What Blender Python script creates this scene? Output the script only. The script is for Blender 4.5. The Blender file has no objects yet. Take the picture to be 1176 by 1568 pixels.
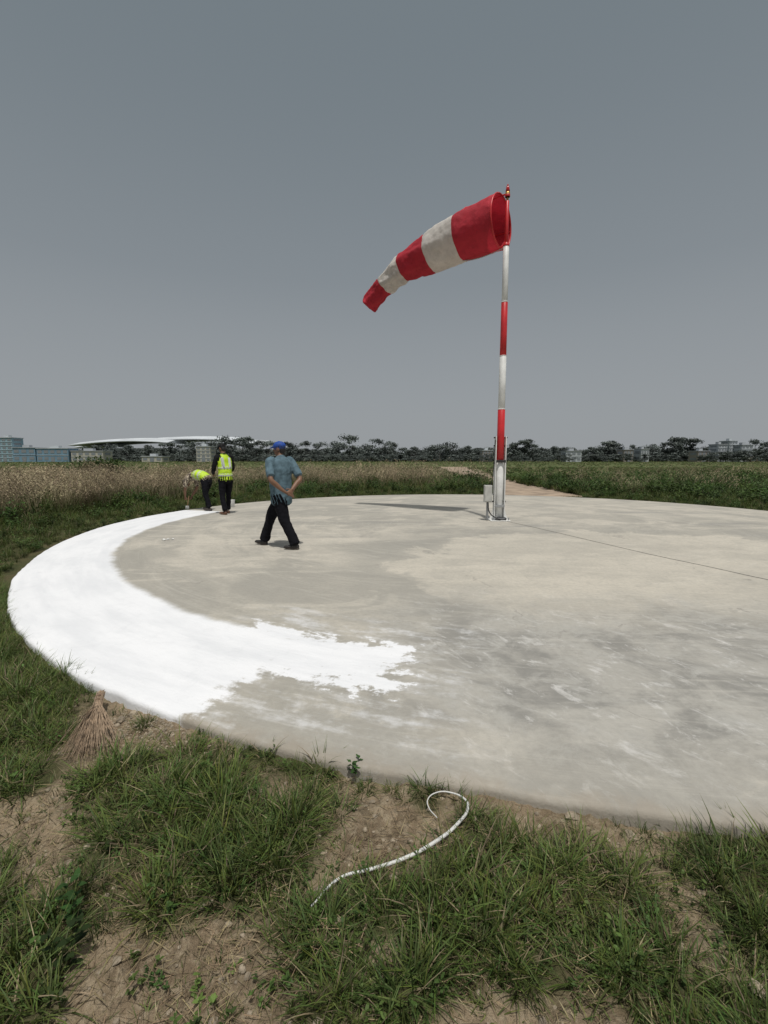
import bpy, math, random
import numpy as np
from mathutils import Vector, Matrix, kdtree, noise as mnoise
random.seed(3); rng=np.random.default_rng(7)
scene=bpy.context.scene
scene.view_settings.view_transform='Standard'
scene.view_settings.look='None'
scene.view_settings.exposure=0
D=bpy.data
PC=(2.52,10.35); PR=8.72

# ------------------------------------------------------------ helpers
def link(o,parent=None):
    scene.collection.objects.link(o)
    if parent: o.parent=parent
    return o
def empty(name,loc=(0,0,0),rz=0):
    o=D.objects.new(name,None); o.location=loc; o.rotation_euler=(0,0,rz); o.empty_display_size=.2
    return link(o)
def mesh_np(name,verts,faces,mats=(),smooth=False,parent=None,fmat=None,cols=None,do_link=True):
    me=D.meshes.new(name); me.from_pydata([tuple(map(float,v)) for v in verts],[],[tuple(f) for f in faces])
    for m in mats: me.materials.append(m)
    if fmat is not None: me.polygons.foreach_set('material_index',np.array(fmat,dtype=np.int32))
    if smooth: me.polygons.foreach_set('use_smooth',np.ones(len(me.polygons),dtype=bool))
    if cols is not None:
        a=me.color_attributes.new('col','FLOAT_COLOR','POINT')
        c=np.ones((len(verts),4),dtype=np.float32); c[:,:3]=cols
        a.data.foreach_set('color',c.ravel())
    me.update()
    o=D.objects.new(name,me)
    if do_link: link(o,parent)
    return o
def vnoise(x,y,seed=0):
    x=np.asarray(x,float); y=np.asarray(y,float)
    xi=np.floor(x); yi=np.floor(y); fx=x-xi; fy=y-yi
    fx=fx*fx*(3-2*fx); fy=fy*fy*(3-2*fy)
    def h(a,b):
        v=np.sin(a*127.1+b*311.7+seed*74.7)*43758.5453
        return v-np.floor(v)
    return (h(xi,yi)*(1-fx)+h(xi+1,yi)*fx)*(1-fy)+(h(xi,yi+1)*(1-fx)+h(xi+1,yi+1)*fx)*fy
def fbm(x,y,seed=0,o=4):
    s=0;a=.5;t=0
    for i in range(o):
        s=s+a*vnoise(x*2**i,y*2**i,seed+i*3); t+=a; a*=.5
    return s/t

class NT:
    def __init__(s,nt): s.nt=nt
    def n(s,t,**k):
        nd=s.nt.nodes.new(t)
        for a,b in k.items(): setattr(nd,a,b)
        return nd
    def put(s,sock,v):
        if v is None: return
        if isinstance(v,bpy.types.NodeSocket): s.nt.links.new(v,sock)
        elif isinstance(v,tuple) and len(v)==3 and sock.type=='RGBA': sock.default_value=(*v,1)
        else: sock.default_value=v
    def m(s,op,a,b=None,c=None,clamp=False):
        nd=s.n('ShaderNodeMath',operation=op,use_clamp=clamp)
        s.put(nd.inputs[0],a); s.put(nd.inputs[1],b)
        if c is not None: s.put(nd.inputs[2],c)
        return nd.outputs[0]
    def mr(s,v,a,b,c=0.,d=1.,smooth=True):
        nd=s.n('ShaderNodeMapRange',clamp=True,interpolation_type='SMOOTHSTEP' if smooth else 'LINEAR')
        for i,q in enumerate((v,a,b,c,d)): s.put(nd.inputs[i],q)
        return nd.outputs[0]
    def mix(s,f,a,b,bt='MIX'):
        nd=s.n('ShaderNodeMix',data_type='RGBA',blend_type=bt)
        s.put(nd.inputs[0],f); s.put(nd.inputs[6],a); s.put(nd.inputs[7],b)
        return nd.outputs[2]
    def noise(s,vec,scale,detail=4,rough=.55,dist=0.):
        nd=s.n('ShaderNodeTexNoise'); s.put(nd.inputs['Vector'],vec)
        nd.inputs['Scale'].default_value=scale; nd.inputs['Detail'].default_value=detail
        nd.inputs['Roughness'].default_value=rough; nd.inputs['Distortion'].default_value=dist
        return nd.outputs['Fac']
    def xyz(s,x,y,z=0.):
        nd=s.n('ShaderNodeCombineXYZ'); s.put(nd.inputs[0],x); s.put(nd.inputs[1],y); s.put(nd.inputs[2],z)
        return nd.outputs[0]
def newmat(name):
    m=D.materials.new(name); m.use_nodes=True
    t=NT(m.node_tree); b=m.node_tree.nodes['Principled BSDF']
    return m,t,b
def mat(name,col,rough=.6,metal=0.,var=.15,scale=8.,bump=0.,bscale=60.,col2=None,spec=.5):
    m,t,b=newmat(name)
    tc=t.n('ShaderNodeTexCoord').outputs['Object']
    f=t.noise(tc,scale,5,.6)
    f=t.mr(f,.3,.7)
    c2=col2 or tuple(c*(1-var) for c in col); c1=tuple(min(1,c*(1+var*.5)) for c in col)
    t.put(b.inputs['Base Color'],t.mix(f,c1,c2))
    b.inputs['Roughness'].default_value=rough; b.inputs['Metallic'].default_value=metal; b.inputs['Specular IOR Level'].default_value=spec
    if bump:
        bn=t.n('ShaderNodeBump'); bn.inputs['Strength'].default_value=bump; bn.inputs['Distance'].default_value=.01
        t.put(bn.inputs['Height'],t.noise(tc,bscale,4)); t.put(b.inputs['Normal'],bn.outputs[0])
    return m

# ------------------------------------------------------------ camera / light / sky
cam=D.objects.new('camera',D.cameras.new('camera')); link(cam)
cam.location=(0,0,1.45); cam.rotation_euler=(math.radians(90-6.55),0,0)
cam.data.sensor_fit='VERTICAL'; cam.data.sensor_height=24; cam.data.lens=24*705/1568
cam.data.clip_start=.05; cam.data.clip_end=6000
scene.camera=cam
sun=D.objects.new('sun',D.lights.new('sun','SUN')); link(sun)
sun.data.energy=2.9; sun.data.angle=math.radians(1.8); sun.data.color=(1,.965,.91)
EL=math.radians(71); az=Vector((.19,-.98,0)).normalized()
sd=Vector((az.x*math.cos(EL),az.y*math.cos(EL),math.sin(EL)))
sun.rotation_euler=(-sd).to_track_quat('-Z','Y').to_euler()
w=D.worlds.new('World'); scene.world=w; w.use_nodes=True
t=NT(w.node_tree); bg=w.node_tree.nodes['Background']
sky=t.n('ShaderNodeTexSky',sky_type='NISHITA'); sky.sun_disc=False
sky.sun_elevation=EL; sky.sun_rotation=math.atan2(az.x,az.y); sky.dust_density=4; sky.air_density=1.0; sky.ozone_density=1
hs=t.n('ShaderNodeHueSaturation'); hs.inputs['Saturation'].default_value=.35
t.put(hs.inputs['Color'],sky.outputs[0])
tcw=t.n('ShaderNodeTexCoord').outputs['Generated']
sz=t.n('ShaderNodeSeparateXYZ'); t.put(sz.inputs[0],tcw); zz_=sz.outputs[2]
hz=t.mix(t.mr(zz_,0.,.34,smooth=False),(4.3,4.55,4.75),(3.05,3.42,3.72))
hz=t.mix(t.mr(zz_,.22,.68),hz,(2.15,2.60,2.90))
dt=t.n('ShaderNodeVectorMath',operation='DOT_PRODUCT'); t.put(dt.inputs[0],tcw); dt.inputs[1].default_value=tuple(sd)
hz=t.mix(t.mr(dt.outputs['Value'],.80,1.0),hz,(15.,14.5,14.))      # aureole of the veiled sun, out of frame, added strong as fill light
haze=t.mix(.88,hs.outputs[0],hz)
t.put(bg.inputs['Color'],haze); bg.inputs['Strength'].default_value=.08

# ------------------------------------------------------------ ground
DENT=.20
def pad_r(x,y):
    dx=x-PC[0]; dy=y-PC[1]; r=np.hypot(dx,dy); a_=np.arctan2(dy,dx)
    dd=np.arctan2(np.sin(a_-math.radians(205)),np.cos(a_-math.radians(205)))
    return r+DENT*np.exp(-(dd/.42)**2)
CL=[(-2.37,2.95,.45),(-1.95,2.30,.28),(-2.6,2.2,.4),(-.83,1.9,.26),(-1.1,1.78,.25),(-.42,1.64,.22),(-.35,2.12,.16),(-.62,2.25,.14),(-.06,1.38,.13),(.2,1.34,.18),(.44,1.32,.18),
    (.67,1.5,.17),(.45,1.64,.15),(1.4,1.6,.22),(1.1,1.6,.12),(.75,1.22,.18),(1.2,1.3,.18),(-.5,1.5,.16),(-1.1,1.32,.17),(-1.0,1.1,.14),(.16,1.86,.08),(.95,1.05,.16),(-1.35,1.35,.16),(-.15,1.15,.12),
    (-.95,2.12,.16),(1.9,1.5,.3),(.55,1.45,.15),(.05,1.12,.14),(-.25,1.3,.12),(-1.25,2.0,.16),(.8,1.42,.2),(.3,1.5,.14),(-1.5,1.45,.18),(-.75,1.62,.2),(-1.9,1.8,.3),(-.3,1.9,.1),(-.7,1.4,.14),(-1.7,2.0,.16)]
def gmask(x,y):
    s=np.zeros_like(x)
    for cx,cy,r in CL: s=np.maximum(s,np.exp(-((x-cx)**2+(y-cy)**2)/(r*r)*.8))
    s=s*1.0+.95*(fbm(x*3.2,y*3.2,5)-.36)
    far=np.clip((y-2.5)/1.0,0,1)
    far=np.maximum(far,np.clip((np.abs(x)-1.7)/1.2,0,1)*.7)
    s=np.maximum(s,far*(.6+.8*fbm(x*1.3,y*1.3,9)))
    for cx,cy,r in [(.03,1.80,.15),(-1.36,2.38,.20),(-1.62,1.72,.17),(-1.15,2.5,.13),(-.6,1.13,.18),(1.05,1.66,.09),(-.35,1.10,.11),(.3,.95,.16),(-.12,1.62,.11),(-.42,1.95,.08),(-.85,1.2,.08),(1.02,1.42,.08),(.0,1.2,.06),(-1.3,1.62,.10),(.62,1.75,.07),(1.5,1.35,.1)]:
        s=s*(1-.94*np.exp(-((x-cx)**2+(y-cy)**2)/(r*r)))
    return np.clip(s,0,1)
def gh(x,y):
    near=np.exp(-((x/6)**2+((y-1.5)/5)**2))
    z=-.065+near*(.06*(fbm(x*1.8,y*1.8,1)-.5)+.07*(fbm(x*8,y*8,2,5)-.5)+.03*(fbm(x*38,y*38,4,2)-.5))
    z=z+near*.02*gmask(x,y)
    z=np.where(pad_r(x,y)<PR+.15,np.minimum(z,-.04),z)
    z=np.where(pad_r(x,y)<PR-.12,-.16,z)
    return z
def axis(lo,hi,n,far):
    core=np.linspace(lo,hi,n); a=np.geomspace(.06,far,46)
    return np.concatenate([lo-a[::-1],core,hi+a])
xs=axis(-2.8,2.4,420,2500); ys=axis(.6,3.2,250,2500)
X,Y=np.meshgrid(xs,ys); Z=gh(X,Y)
nx,ny=len(xs),len(ys)
idx=np.arange(nx*ny).reshape(ny,nx)
F=np.stack([idx[:-1,:-1],idx[:-1,1:],idx[1:,1:],idx[1:,:-1]],-1).reshape(-1,4)
gm,t,b=newmat('soil_and_turf')
pos=t.n('ShaderNodeNewGeometry').outputs['Position']
at=t.n('ShaderNodeAttribute',attribute_name='green').outputs['Fac']
n1=t.noise(pos,2.2,6,.6); n2=t.noise(pos,28,5,.65); n3=t.noise(pos,.12,6,.6); n4=t.noise(pos,9,6,.7); n5=t.noise(pos,70,4,.7)
soil=t.mix(t.mr(n1,.35,.65),(.29,.225,.15),(.165,.122,.078))
soil=t.mix(t.mr(n2,.42,.68,0,.8),soil,(.34,.28,.195))
soil=t.mix(t.mr(n4,.48,.68,0,.7),soil,(.10,.078,.048))
soil=t.mix(t.mr(n5,.5,.72,0,.55),soil,(.075,.06,.038))
turf=t.mix(t.mr(n1,.3,.7),(.05,.062,.022),(.095,.08,.04))
turf=t.mix(t.mr(n2,.5,.7,0,.6),turf,(.12,.10,.055))
fld=t.mix(t.mr(n3,.35,.65),(.065,.09,.03),(.10,.115,.042))
sx=t.n('ShaderNodeSeparateXYZ'); t.put(sx.inputs[0],pos)
fy=t.mr(sx.outputs[1],20,45)
turf=t.mix(fy,turf,fld)
t.put(b.inputs['Base Color'],t.mix(t.mr(at,.2,.8),soil,turf)); b.inputs['Roughness'].default_value=.95; b.inputs['Specular IOR Level'].default_value=.2
bn=t.n('ShaderNodeBump'); bn.inputs['Strength'].default_value=1.; bn.inputs['Distance'].default_value=.02
hh=t.m('ADD',n2,t.m('ADD',t.m('MULTIPLY',n5,.5),t.m('MULTIPLY',t.noise(pos,160,3),.25))); t.put(bn.inputs['Height'],hh); t.put(b.inputs['Normal'],bn.outputs[0])
g=mesh_np('ground',np.stack([X.ravel(),Y.ravel(),Z.ravel()],-1),F,[gm],smooth=True)
G=gmask(X,Y); G=np.where(pad_r(X,Y)>PR+1.5,np.where(Y>4,1,G),G)
a=g.data.attributes.new('green','FLOAT','POINT'); a.data.foreach_set('value',G.ravel().astype(np.float32))

# dirt path behind the mast
pm=mat('bare_earth',(.34,.26,.19),.95,var=.35,scale=1.5)
pp=[(6.3,18.4,2.3),(6.8,22,2.1),(7.2,27,1.7),(7.6,34,1.7),(9,50,2.2),(13,90,3.4)]
pv=[];pf=[]
for i in range(60):
    u=i/59*(len(pp)-1); k=min(int(u),len(pp)-2); f=u-k
    c=[pp[k][j]*(1-f)+pp[k+1][j]*f for j in range(3)]
    for s in (-1,1):
        pv.append((c[0]+s*c[2]*(.8+.5*random.random()),c[1],-.058))
    if i: pf.append((2*i-2,2*i-1,2*i+1,2*i))
mesh_np('dirt_path',pv,pf,[pm])
def path_d(x,y):
    yy=np.clip(y,18.6,90); px=np.interp(yy,[p[1] for p in pp],[p[0] for p in pp]); pw=np.interp(yy,[p[1] for p in pp],[p[2] for p in pp])
    return np.where((y>18)&(y<92),np.abs(x-px)-pw*.85+.8*fbm(x*1.5,y*.7,3),9)

# ------------------------------------------------------------ concrete pad
cm,t,b=newmat('concrete_with_white_paint')
tc=t.n('ShaderNodeTexCoord').outputs['Object']
sx=t.n('ShaderNodeSeparateXYZ'); t.put(sx.inputs[0],tc); x_,y_=sx.outputs[0],sx.outputs[1]
r_=t.m('SQRT',t.m('ADD',t.m('MULTIPLY',x_,x_),t.m('MULTIPLY',y_,y_)))
A=t.m('ARCTAN2',t.m('MULTIPLY',y_,-1.),t.m('MULTIPLY',x_,-1.))
rad=math.radians
pol=t.xyz(r_,t.m('MULTIPLY',A,2.2))
big=t.noise(tc,.33,7,.6,1.2); med=t.noise(tc,1.3,7,.65,.6); fine=t.noise(tc,22,6,.7); ring=t.noise(pol,1.1,6,.65,.8)
swirl=t.noise(t.xyz(t.m('MULTIPLY',x_,.55),t.m('MULTIPLY',y_,1.3)),1.1,8,.7,1.6)
mott=t.noise(tc,3.6,8,.72,.5)
trow=t.noise(t.xyz(t.m('MULTIPLY',r_,7.),t.m('MULTIPLY',A,3.2)),1.3,7,.7,1.1)
base=t.mix(t.mr(big,.42,.58),(.475,.44,.375),(.355,.335,.29))
base=t.mix(t.mr(ring,.44,.60,0,.7),base,(.30,.285,.25))
base=t.mix(t.mr(swirl,.5,.64,0,.65),base,(.53,.49,.415))
nw=t.m('SUBTRACT',t.noise(tc,.8,6,.6,.7),.5)
ex=t.m('DIVIDE',t.m('SUBTRACT',x_,1.6),3.8); ey=t.m('DIVIDE',t.m('ADD',y_,4.2),3.0)
ed=t.m('ADD',t.m('SQRT',t.m('ADD',t.m('MULTIPLY',ex,ex),t.m('MULTIPLY',ey,ey))),t.m('ADD',t.m('MULTIPLY',nw,.85),t.m('MULTIPLY',t.m('SUBTRACT',mott,.5),.15)))
inside=t.mr(ed,1.05,.95)
band=t.m('MULTIPLY',t.mr(ed,.97,1.03),t.mr(ed,1.5,1.05))
base=t.mix(t.m('MULTIPLY',inside,.5),base,(.52,.48,.405))
base=t.mix(t.m('MULTIPLY',band,.55),base,(.275,.265,.235))
# long stains on the far side
far_=t.noise(t.xyz(t.m('MULTIPLY',x_,.30),t.m('MULTIPLY',y_,1.5)),1.0,6,.6,.6)
base=t.mix(t.m('MULTIPLY',t.mr(far_,.54,.66,0,.55),t.mr(y_,-3.,-.5)),base,(.24,.235,.22))
front=t.mr(t.m('ADD',y_,t.m('MULTIPLY',nw,2.8)),-5.1,-6.9)
fr=t.mix(t.mr(med,.40,.60),(.205,.20,.185),(.38,.365,.33))
fr=t.mix(t.mr(mott,.48,.66,0,.75),fr,(.44,.43,.40))
streak=t.noise(t.xyz(t.m('ADD',t.m('MULTIPLY',x_,2.2),t.m('MULTIPLY',y_,1.6)),t.m('SUBTRACT',t.m('MULTIPLY',x_,.9),t.m('MULTIPLY',y_,1.1))),2.6,8,.75,.6)
fr=t.mix(t.mr(streak,.53,.66,0,.8),fr,(.57,.56,.54))
rightish=t.mr(x_,-3.3,-1.6)
edge=t.mr(t.m('ADD',r_,t.m('MULTIPLY',nw,.9)),8.05,8.6)
ff=t.m('MULTIPLY',t.m('MULTIPLY',front,rightish),t.m('SUBTRACT',1.,t.m('MULTIPLY',edge,.6)))
base=t.mix(t.m('MULTIPLY',ff,.9),base,fr)
base=t.mix(t.mr(trow,.50,.72,0,.28),base,(.58,.55,.49))
base=t.mix(t.mr(mott,.45,.72,0,.34),base,(.28,.27,.24))
base=t.mix(t.mr(fine,.38,.75,0,.38),base,(.24,.23,.205))
base=t.mix(t.m('MULTIPLY',t.mr(t.m('ADD',r_,t.m('MULTIPLY',t.m('SUBTRACT',mott,.5),.5)),8.58,8.74),.5),base,(.28,.235,.18))
vo=t.n('ShaderNodeTexVoronoi'); vo.inputs['Scale'].default_value=.23; vo.feature='DISTANCE_TO_EDGE'
nv=t.n('ShaderNodeTexNoise'); nv.inputs['Scale'].default_value=1.5; nv.inputs['Detail'].default_value=6; t.put(nv.inputs['Vector'],tc)
vm=t.n('ShaderNodeVectorMath',operation='MULTIPLY_ADD'); t.put(vm.inputs[0],nv.outputs['Color']); vm.inputs[1].default_value=(1.6,1.6,0); t.put(vm.inputs[2],tc); t.put(vo.inputs['Vector'],vm.outputs[0])
crack=t.mr(vo.outputs['Distance'],.0,.004,1,0)
base=t.mix(t.m('MULTIPLY',crack,t.mr(med,.5,.62,0,.4)),base,(.13,.12,.11))
# paint mask
nb=t.m('SUBTRACT',t.noise(tc,1.7,5,.6),.5); nf=t.m('SUBTRACT',t.noise(tc,9,6,.7),.5)
ns=t.m('SUBTRACT',t.noise(t.xyz(t.m('MULTIPLY',r_,6.5),t.m('MULTIPLY',A,13.)),1.1,6,.65,.5),.5)
dA=t.m('ADD',t.m('SUBTRACT',r_,7.46),t.m('ADD',t.m('MULTIPLY',nb,.22),t.m('MULTIPLY',nf,.07)))
dB=t.m('ADD',t.m('MULTIPLY',t.m('SUBTRACT',rad(65.6),A),8.2),t.m('ADD',t.m('MULTIPLY',nf,.45),t.m('MULTIPLY',ns,.6)))
dC=t.m('MULTIPLY',t.m('ADD',A,rad(19)),8.)
d1=t.m('MINIMUM',t.m('MINIMUM',dA,dB),dC)
e1=t.m('SUBTRACT',r_,7.30); e2=t.m('SUBTRACT',8.06,r_); e3=t.m('MULTIPLY',t.m('SUBTRACT',rad(72),A),8.); e4=t.m('MULTIPLY',t.m('SUBTRACT',A,rad(60)),8.)
e=t.m('MINIMUM',t.m('MINIMUM',e1,e2),t.m('MINIMUM',e3,e4))
fe=t.mr(A,rad(62),rad(71),.6,1.5)   # more ragged towards the unfinished end
e=t.m('ADD',e,t.m('ADD',t.m('MULTIPLY',ns,.8),t.m('ADD',t.m('MULTIPLY',nb,.15),t.m('MULTIPLY',t.m('MULTIPLY',nf,.7),fe))))
e=t.m('MINIMUM',e,t.m('MULTIPLY',t.m('SUBTRACT',A,rad(58)),8.))
d=t.m('MAXIMUM',d1,e)
mask=t.mr(d,-.04,.09)
thin=t.m('MULTIPLY',t.m('MULTIPLY',t.mr(d,-.65,.0),t.mr(A,rad(56),rad(62))),t.mr(t.m('ADD',ns,t.m('MULTIPLY',nf,.5)),-.06,.22,0,.5))
mask=t.m('MAXIMUM',mask,thin)
wn=t.noise(t.xyz(t.m('MULTIPLY',r_,2.5),t.m('MULTIPLY',A,4.)),1.6,5,.6)
white=t.mix(t.mr(wn,.35,.7),(.78,.785,.80),(.68,.69,.71))
white=t.mix(t.mr(mott,.50,.75,0,.4),white,(.60,.61,.63))
t.put(b.inputs['Base Color'],t.mix(mask,base,white))
t.put(b.inputs['Roughness'],t.m('SUBTRACT',.85,t.m('MULTIPLY',mask,.15)))
bn=t.n('ShaderNodeBump'); bn.inputs['Strength'].default_value=.45; bn.inputs['Distance'].default_value=.014
hgt=t.m('ADD',t.m('MULTIPLY',fine,.5),t.m('ADD',t.m('MULTIPLY',swirl,.9),t.m('ADD',t.m('ADD',t.m('MULTIPLY',wn,.9),t.m('MULTIPLY',trow,.8)),t.m('MULTIPLY',t.noise(tc,90,3),.25))))
t.put(bn.inputs['Height'],hgt); t.put(b.inputs['Normal'],bn.outputs[0])
pv=[];pf=[]; N=720
rr=[(0.,0.),(7.,0.),(8.,0.),(PR-.03,0.),(PR-.006,-.006),(PR,-.03),(PR+.004,-.14)]
pv.append((0,0,0))
for k,(r,z) in enumerate(rr[1:]):
    for i in range(N):
        a_=2*math.pi*i/N
        wob=(mnoise.noise(Vector((math.cos(a_)*9,math.sin(a_)*9,.3)))*.025+mnoise.noise(Vector((math.cos(a_)*60,math.sin(a_)*60,1.3)))*.014) if r>8.3 else 0
        if r>8.3:
            dd=math.atan2(math.sin(a_-rad(205)),math.cos(a_-rad(205))); wob-=DENT*math.exp(-(dd/.42)**2)
        pv.append(((r+wob)*math.cos(a_),(r+wob)*math.sin(a_),z))
for i in range(N): pf.append((0,1+i,1+(i+1)%N))
for k in range(len(rr)-2):
    for i in range(N):
        a0=1+k*N+i;a1=1+k*N+(i+1)%N; pf.append((a0,a0+N,a1+N,a1))
pad=mesh_np('concrete_pad',pv,pf,[cm],smooth=True); pad.location=(PC[0],PC[1],0)

# ------------------------------------------------------------ foliage prototypes
def foliage_mat(name,transl=.3,var=.5,haze=None):
    m,t,b=newmat(name)
    c=t.n('ShaderNodeAttribute',attribute_name='col').outputs['Color']
    rnd=t.n('ShaderNodeObjectInfo').outputs['Random']
    hs=t.n('ShaderNodeHueSaturation'); t.put(hs.inputs['Color'],c)
    t.put(hs.inputs['Value'],t.mr(rnd,0,1,1-var,1+var*.7,False)); t.put(hs.inputs['Hue'],t.mr(t.m('FRACT',t.m('MULTIPLY',rnd,7.3)),0,1,.475,.515,False))
    col=hs.outputs[0]
    t.put(b.inputs['Base Color'],col); b.inputs['Roughness'].default_value=.6
    b.inputs['Specular IOR Level'].default_value=.25
    if transl>0:
        tr=t.n('ShaderNodeBsdfTranslucent'); t.put(tr.inputs[0],col)
        ms=t.n('ShaderNodeMixShader'); ms.inputs[0].default_value=transl
        t.put(ms.inputs[1],b.outputs[0]); t.put(ms.inputs[2],tr.outputs[0])
        t.put(m.node_tree.nodes['Material Output'].inputs[0],ms.outputs[0])
    return m
fm=foliage_mat('grass_blades')
def add_blade(V,Fc,C,base,azm,L,w,lean,curl,c0,c1,seg=4,kink=0):
    n0=len(V); px=base.copy(); ang=lean; side=np.array([-math.sin(azm),math.cos(azm),0])
    tw=random.uniform(-.6,.6)
    fw=np.array([math.cos(azm),math.sin(azm),0]); side=side*math.cos(tw)+fw*math.sin(tw)*.6
    for s in range(seg+1):
        u=s/seg; ww=w*(1-.15*u if u<.5 else 1.85*(1-u)+.02)/2
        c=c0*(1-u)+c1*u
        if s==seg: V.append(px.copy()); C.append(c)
        else:
            V.append(px-side*ww); V.append(px+side*ww); C.append(c); C.append(c)
        ang+=curl/seg
        px=px+(fw*math.sin(ang)+np.array([0,0,1])*math.cos(ang))*L/seg
    for s in range(seg-1): a=n0+2*s; Fc.append((a,a+1,a+3,a+2))
    a=n0+2*(seg-1); Fc.append((a,a+1,a+2))
    return px
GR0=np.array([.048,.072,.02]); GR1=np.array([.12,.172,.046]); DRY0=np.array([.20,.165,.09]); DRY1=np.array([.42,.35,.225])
def proto(coll,name,V,Fc,C,m=None):
    o=mesh_np(name,np.array(V),Fc,[m or fm],cols=np.array(C),do_link=False); coll.objects.link(o); return o
def tuft(coll,name,n,L,w,spread,dry=.12,lean=.5,curl=1.1,bright=1.):
    V=[];Fc=[];C=[]
    for i in range(n):
        a=random.uniform(0,2*math.pi); r=spread*random.random()**.5
        base=np.array([math.cos(a)*r,math.sin(a)*r,-.02]); az_=a+random.gauss(0,.7)
        l=L*random.uniform(.45,1.1)
        isd=random.random()<dry; k=random.uniform(.75,1.3)*bright
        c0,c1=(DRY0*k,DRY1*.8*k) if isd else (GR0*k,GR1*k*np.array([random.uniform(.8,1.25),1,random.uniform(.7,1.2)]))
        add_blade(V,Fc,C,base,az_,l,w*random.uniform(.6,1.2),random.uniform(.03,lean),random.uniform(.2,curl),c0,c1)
    return proto(coll,name,V,Fc,C)
def litter(coll,name,n):
    V=[];Fc=[];C=[]
    for i in range(n):
        base=np.array([random.gauss(0,.08),random.gauss(0,.08),random.uniform(.002,.014)]); k=random.uniform(.45,.95)
        add_blade(V,Fc,C,base,random.uniform(0,6.28),random.uniform(.02,.10),random.uniform(.0012,.003),random.uniform(1.4,1.62),random.uniform(-.1,.1),DRY1*k*np.array([1,.93,.8]),DRY1*k,3)
    return proto(coll,name,V,Fc,C)
def leafy(coll,name,n,L,leaf,bright=1.):
    V=[];Fc=[];C=[]
    for i in range(n):
        a=random.uniform(0,2*math.pi); base=np.array([random.gauss(0,.03),random.gauss(0,.03),-.01])
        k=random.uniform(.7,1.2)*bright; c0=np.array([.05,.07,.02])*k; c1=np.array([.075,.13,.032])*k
        l=L*random.uniform(.5,1.1)
        n0=len(V); tip=add_blade(V,Fc,C,base,a,l,.004,random.uniform(0,.5),.4,c0,c1,3)
        for j in range(9):
            u=random.uniform(.2,1.0); p=base*(1-u)+tip*u; az_=random.uniform(0,2*math.pi); el=random.uniform(-.2,.7)
            d_=np.array([math.cos(az_)*math.cos(el),math.sin(az_)*math.cos(el),math.sin(el)]); s_=np.array([-math.sin(az_),math.cos(az_),random.uniform(-.3,.3)])
            ll=leaf*random.uniform(.6,1.2); ww=ll*.26; m0=len(V); up=np.array([0,0,ll*.08]); kk=random.uniform(.7,1.4)
            for q,(u1,wd) in enumerate([(0,.1),(.3,.9),(.65,.85)]):
                V.append(p+d_*ll*u1-s_*ww*wd+up*q); V.append(p+d_*ll*u1+s_*ww*wd+up*q); C+= [c1*kk,c1*kk]
            V.append(p+d_*ll); C.append(c1*kk)
            Fc+=[(m0,m0+1,m0+3,m0+2),(m0+2,m0+3,m0+5,m0+4),(m0+4,m0+5,m0+6)]
    return proto(coll,name,V,Fc,C)
def plume(coll,name,n,L,spread,green=.5):
    V=[];Fc=[];C=[]
    for i in range(n):
        a=random.uniform(0,2*math.pi); r=spread*random.random()**.5
        base=np.array([math.cos(a)*r,math.sin(a)*r,-.02]); k=random.uniform(.6,1.1)
        if random.random()<green:
            add_blade(V,Fc,C,base,a+random.gauss(0,1),L*random.uniform(.4,.85),.012,random.uniform(.05,.5),random.uniform(.2,1.),np.array([.05,.075,.022])*k,np.array([.15,.17,.06])*k)
        else:
            az_=random.gauss(-.2,.9); tip=add_blade(V,Fc,C,base,az_,L*random.uniform(.7,1.1),.006,random.uniform(.0,.3),.4,DRY0*k,DRY1*k,3)
            for j in range(7):
                q=tip+np.array([math.cos(az_)*.02*j,math.sin(az_)*.02*j,-.01*j*j*.35-.0]) - np.array([math.cos(az_)*.05,math.sin(az_)*.05,.02])
                n0=len(V); s=.02*random.uniform(.6,1.3); dv=np.array([random.gauss(0,1),random.gauss(0,1),random.gauss(0,1)]); dv/=np.linalg.norm(dv); ev=np.cross(dv,[.3,.5,.8]); ev/=np.linalg.norm(ev)
                V+=[q-dv*s,q-ev*s*.5,q+dv*s,q+ev*s*.5]; C+=[DRY1*k*random.uniform(.85,1.25)]*4; Fc.append((n0,n0+1,n0+2,n0+3))
    return proto(coll,name,V,Fc,C)
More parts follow.
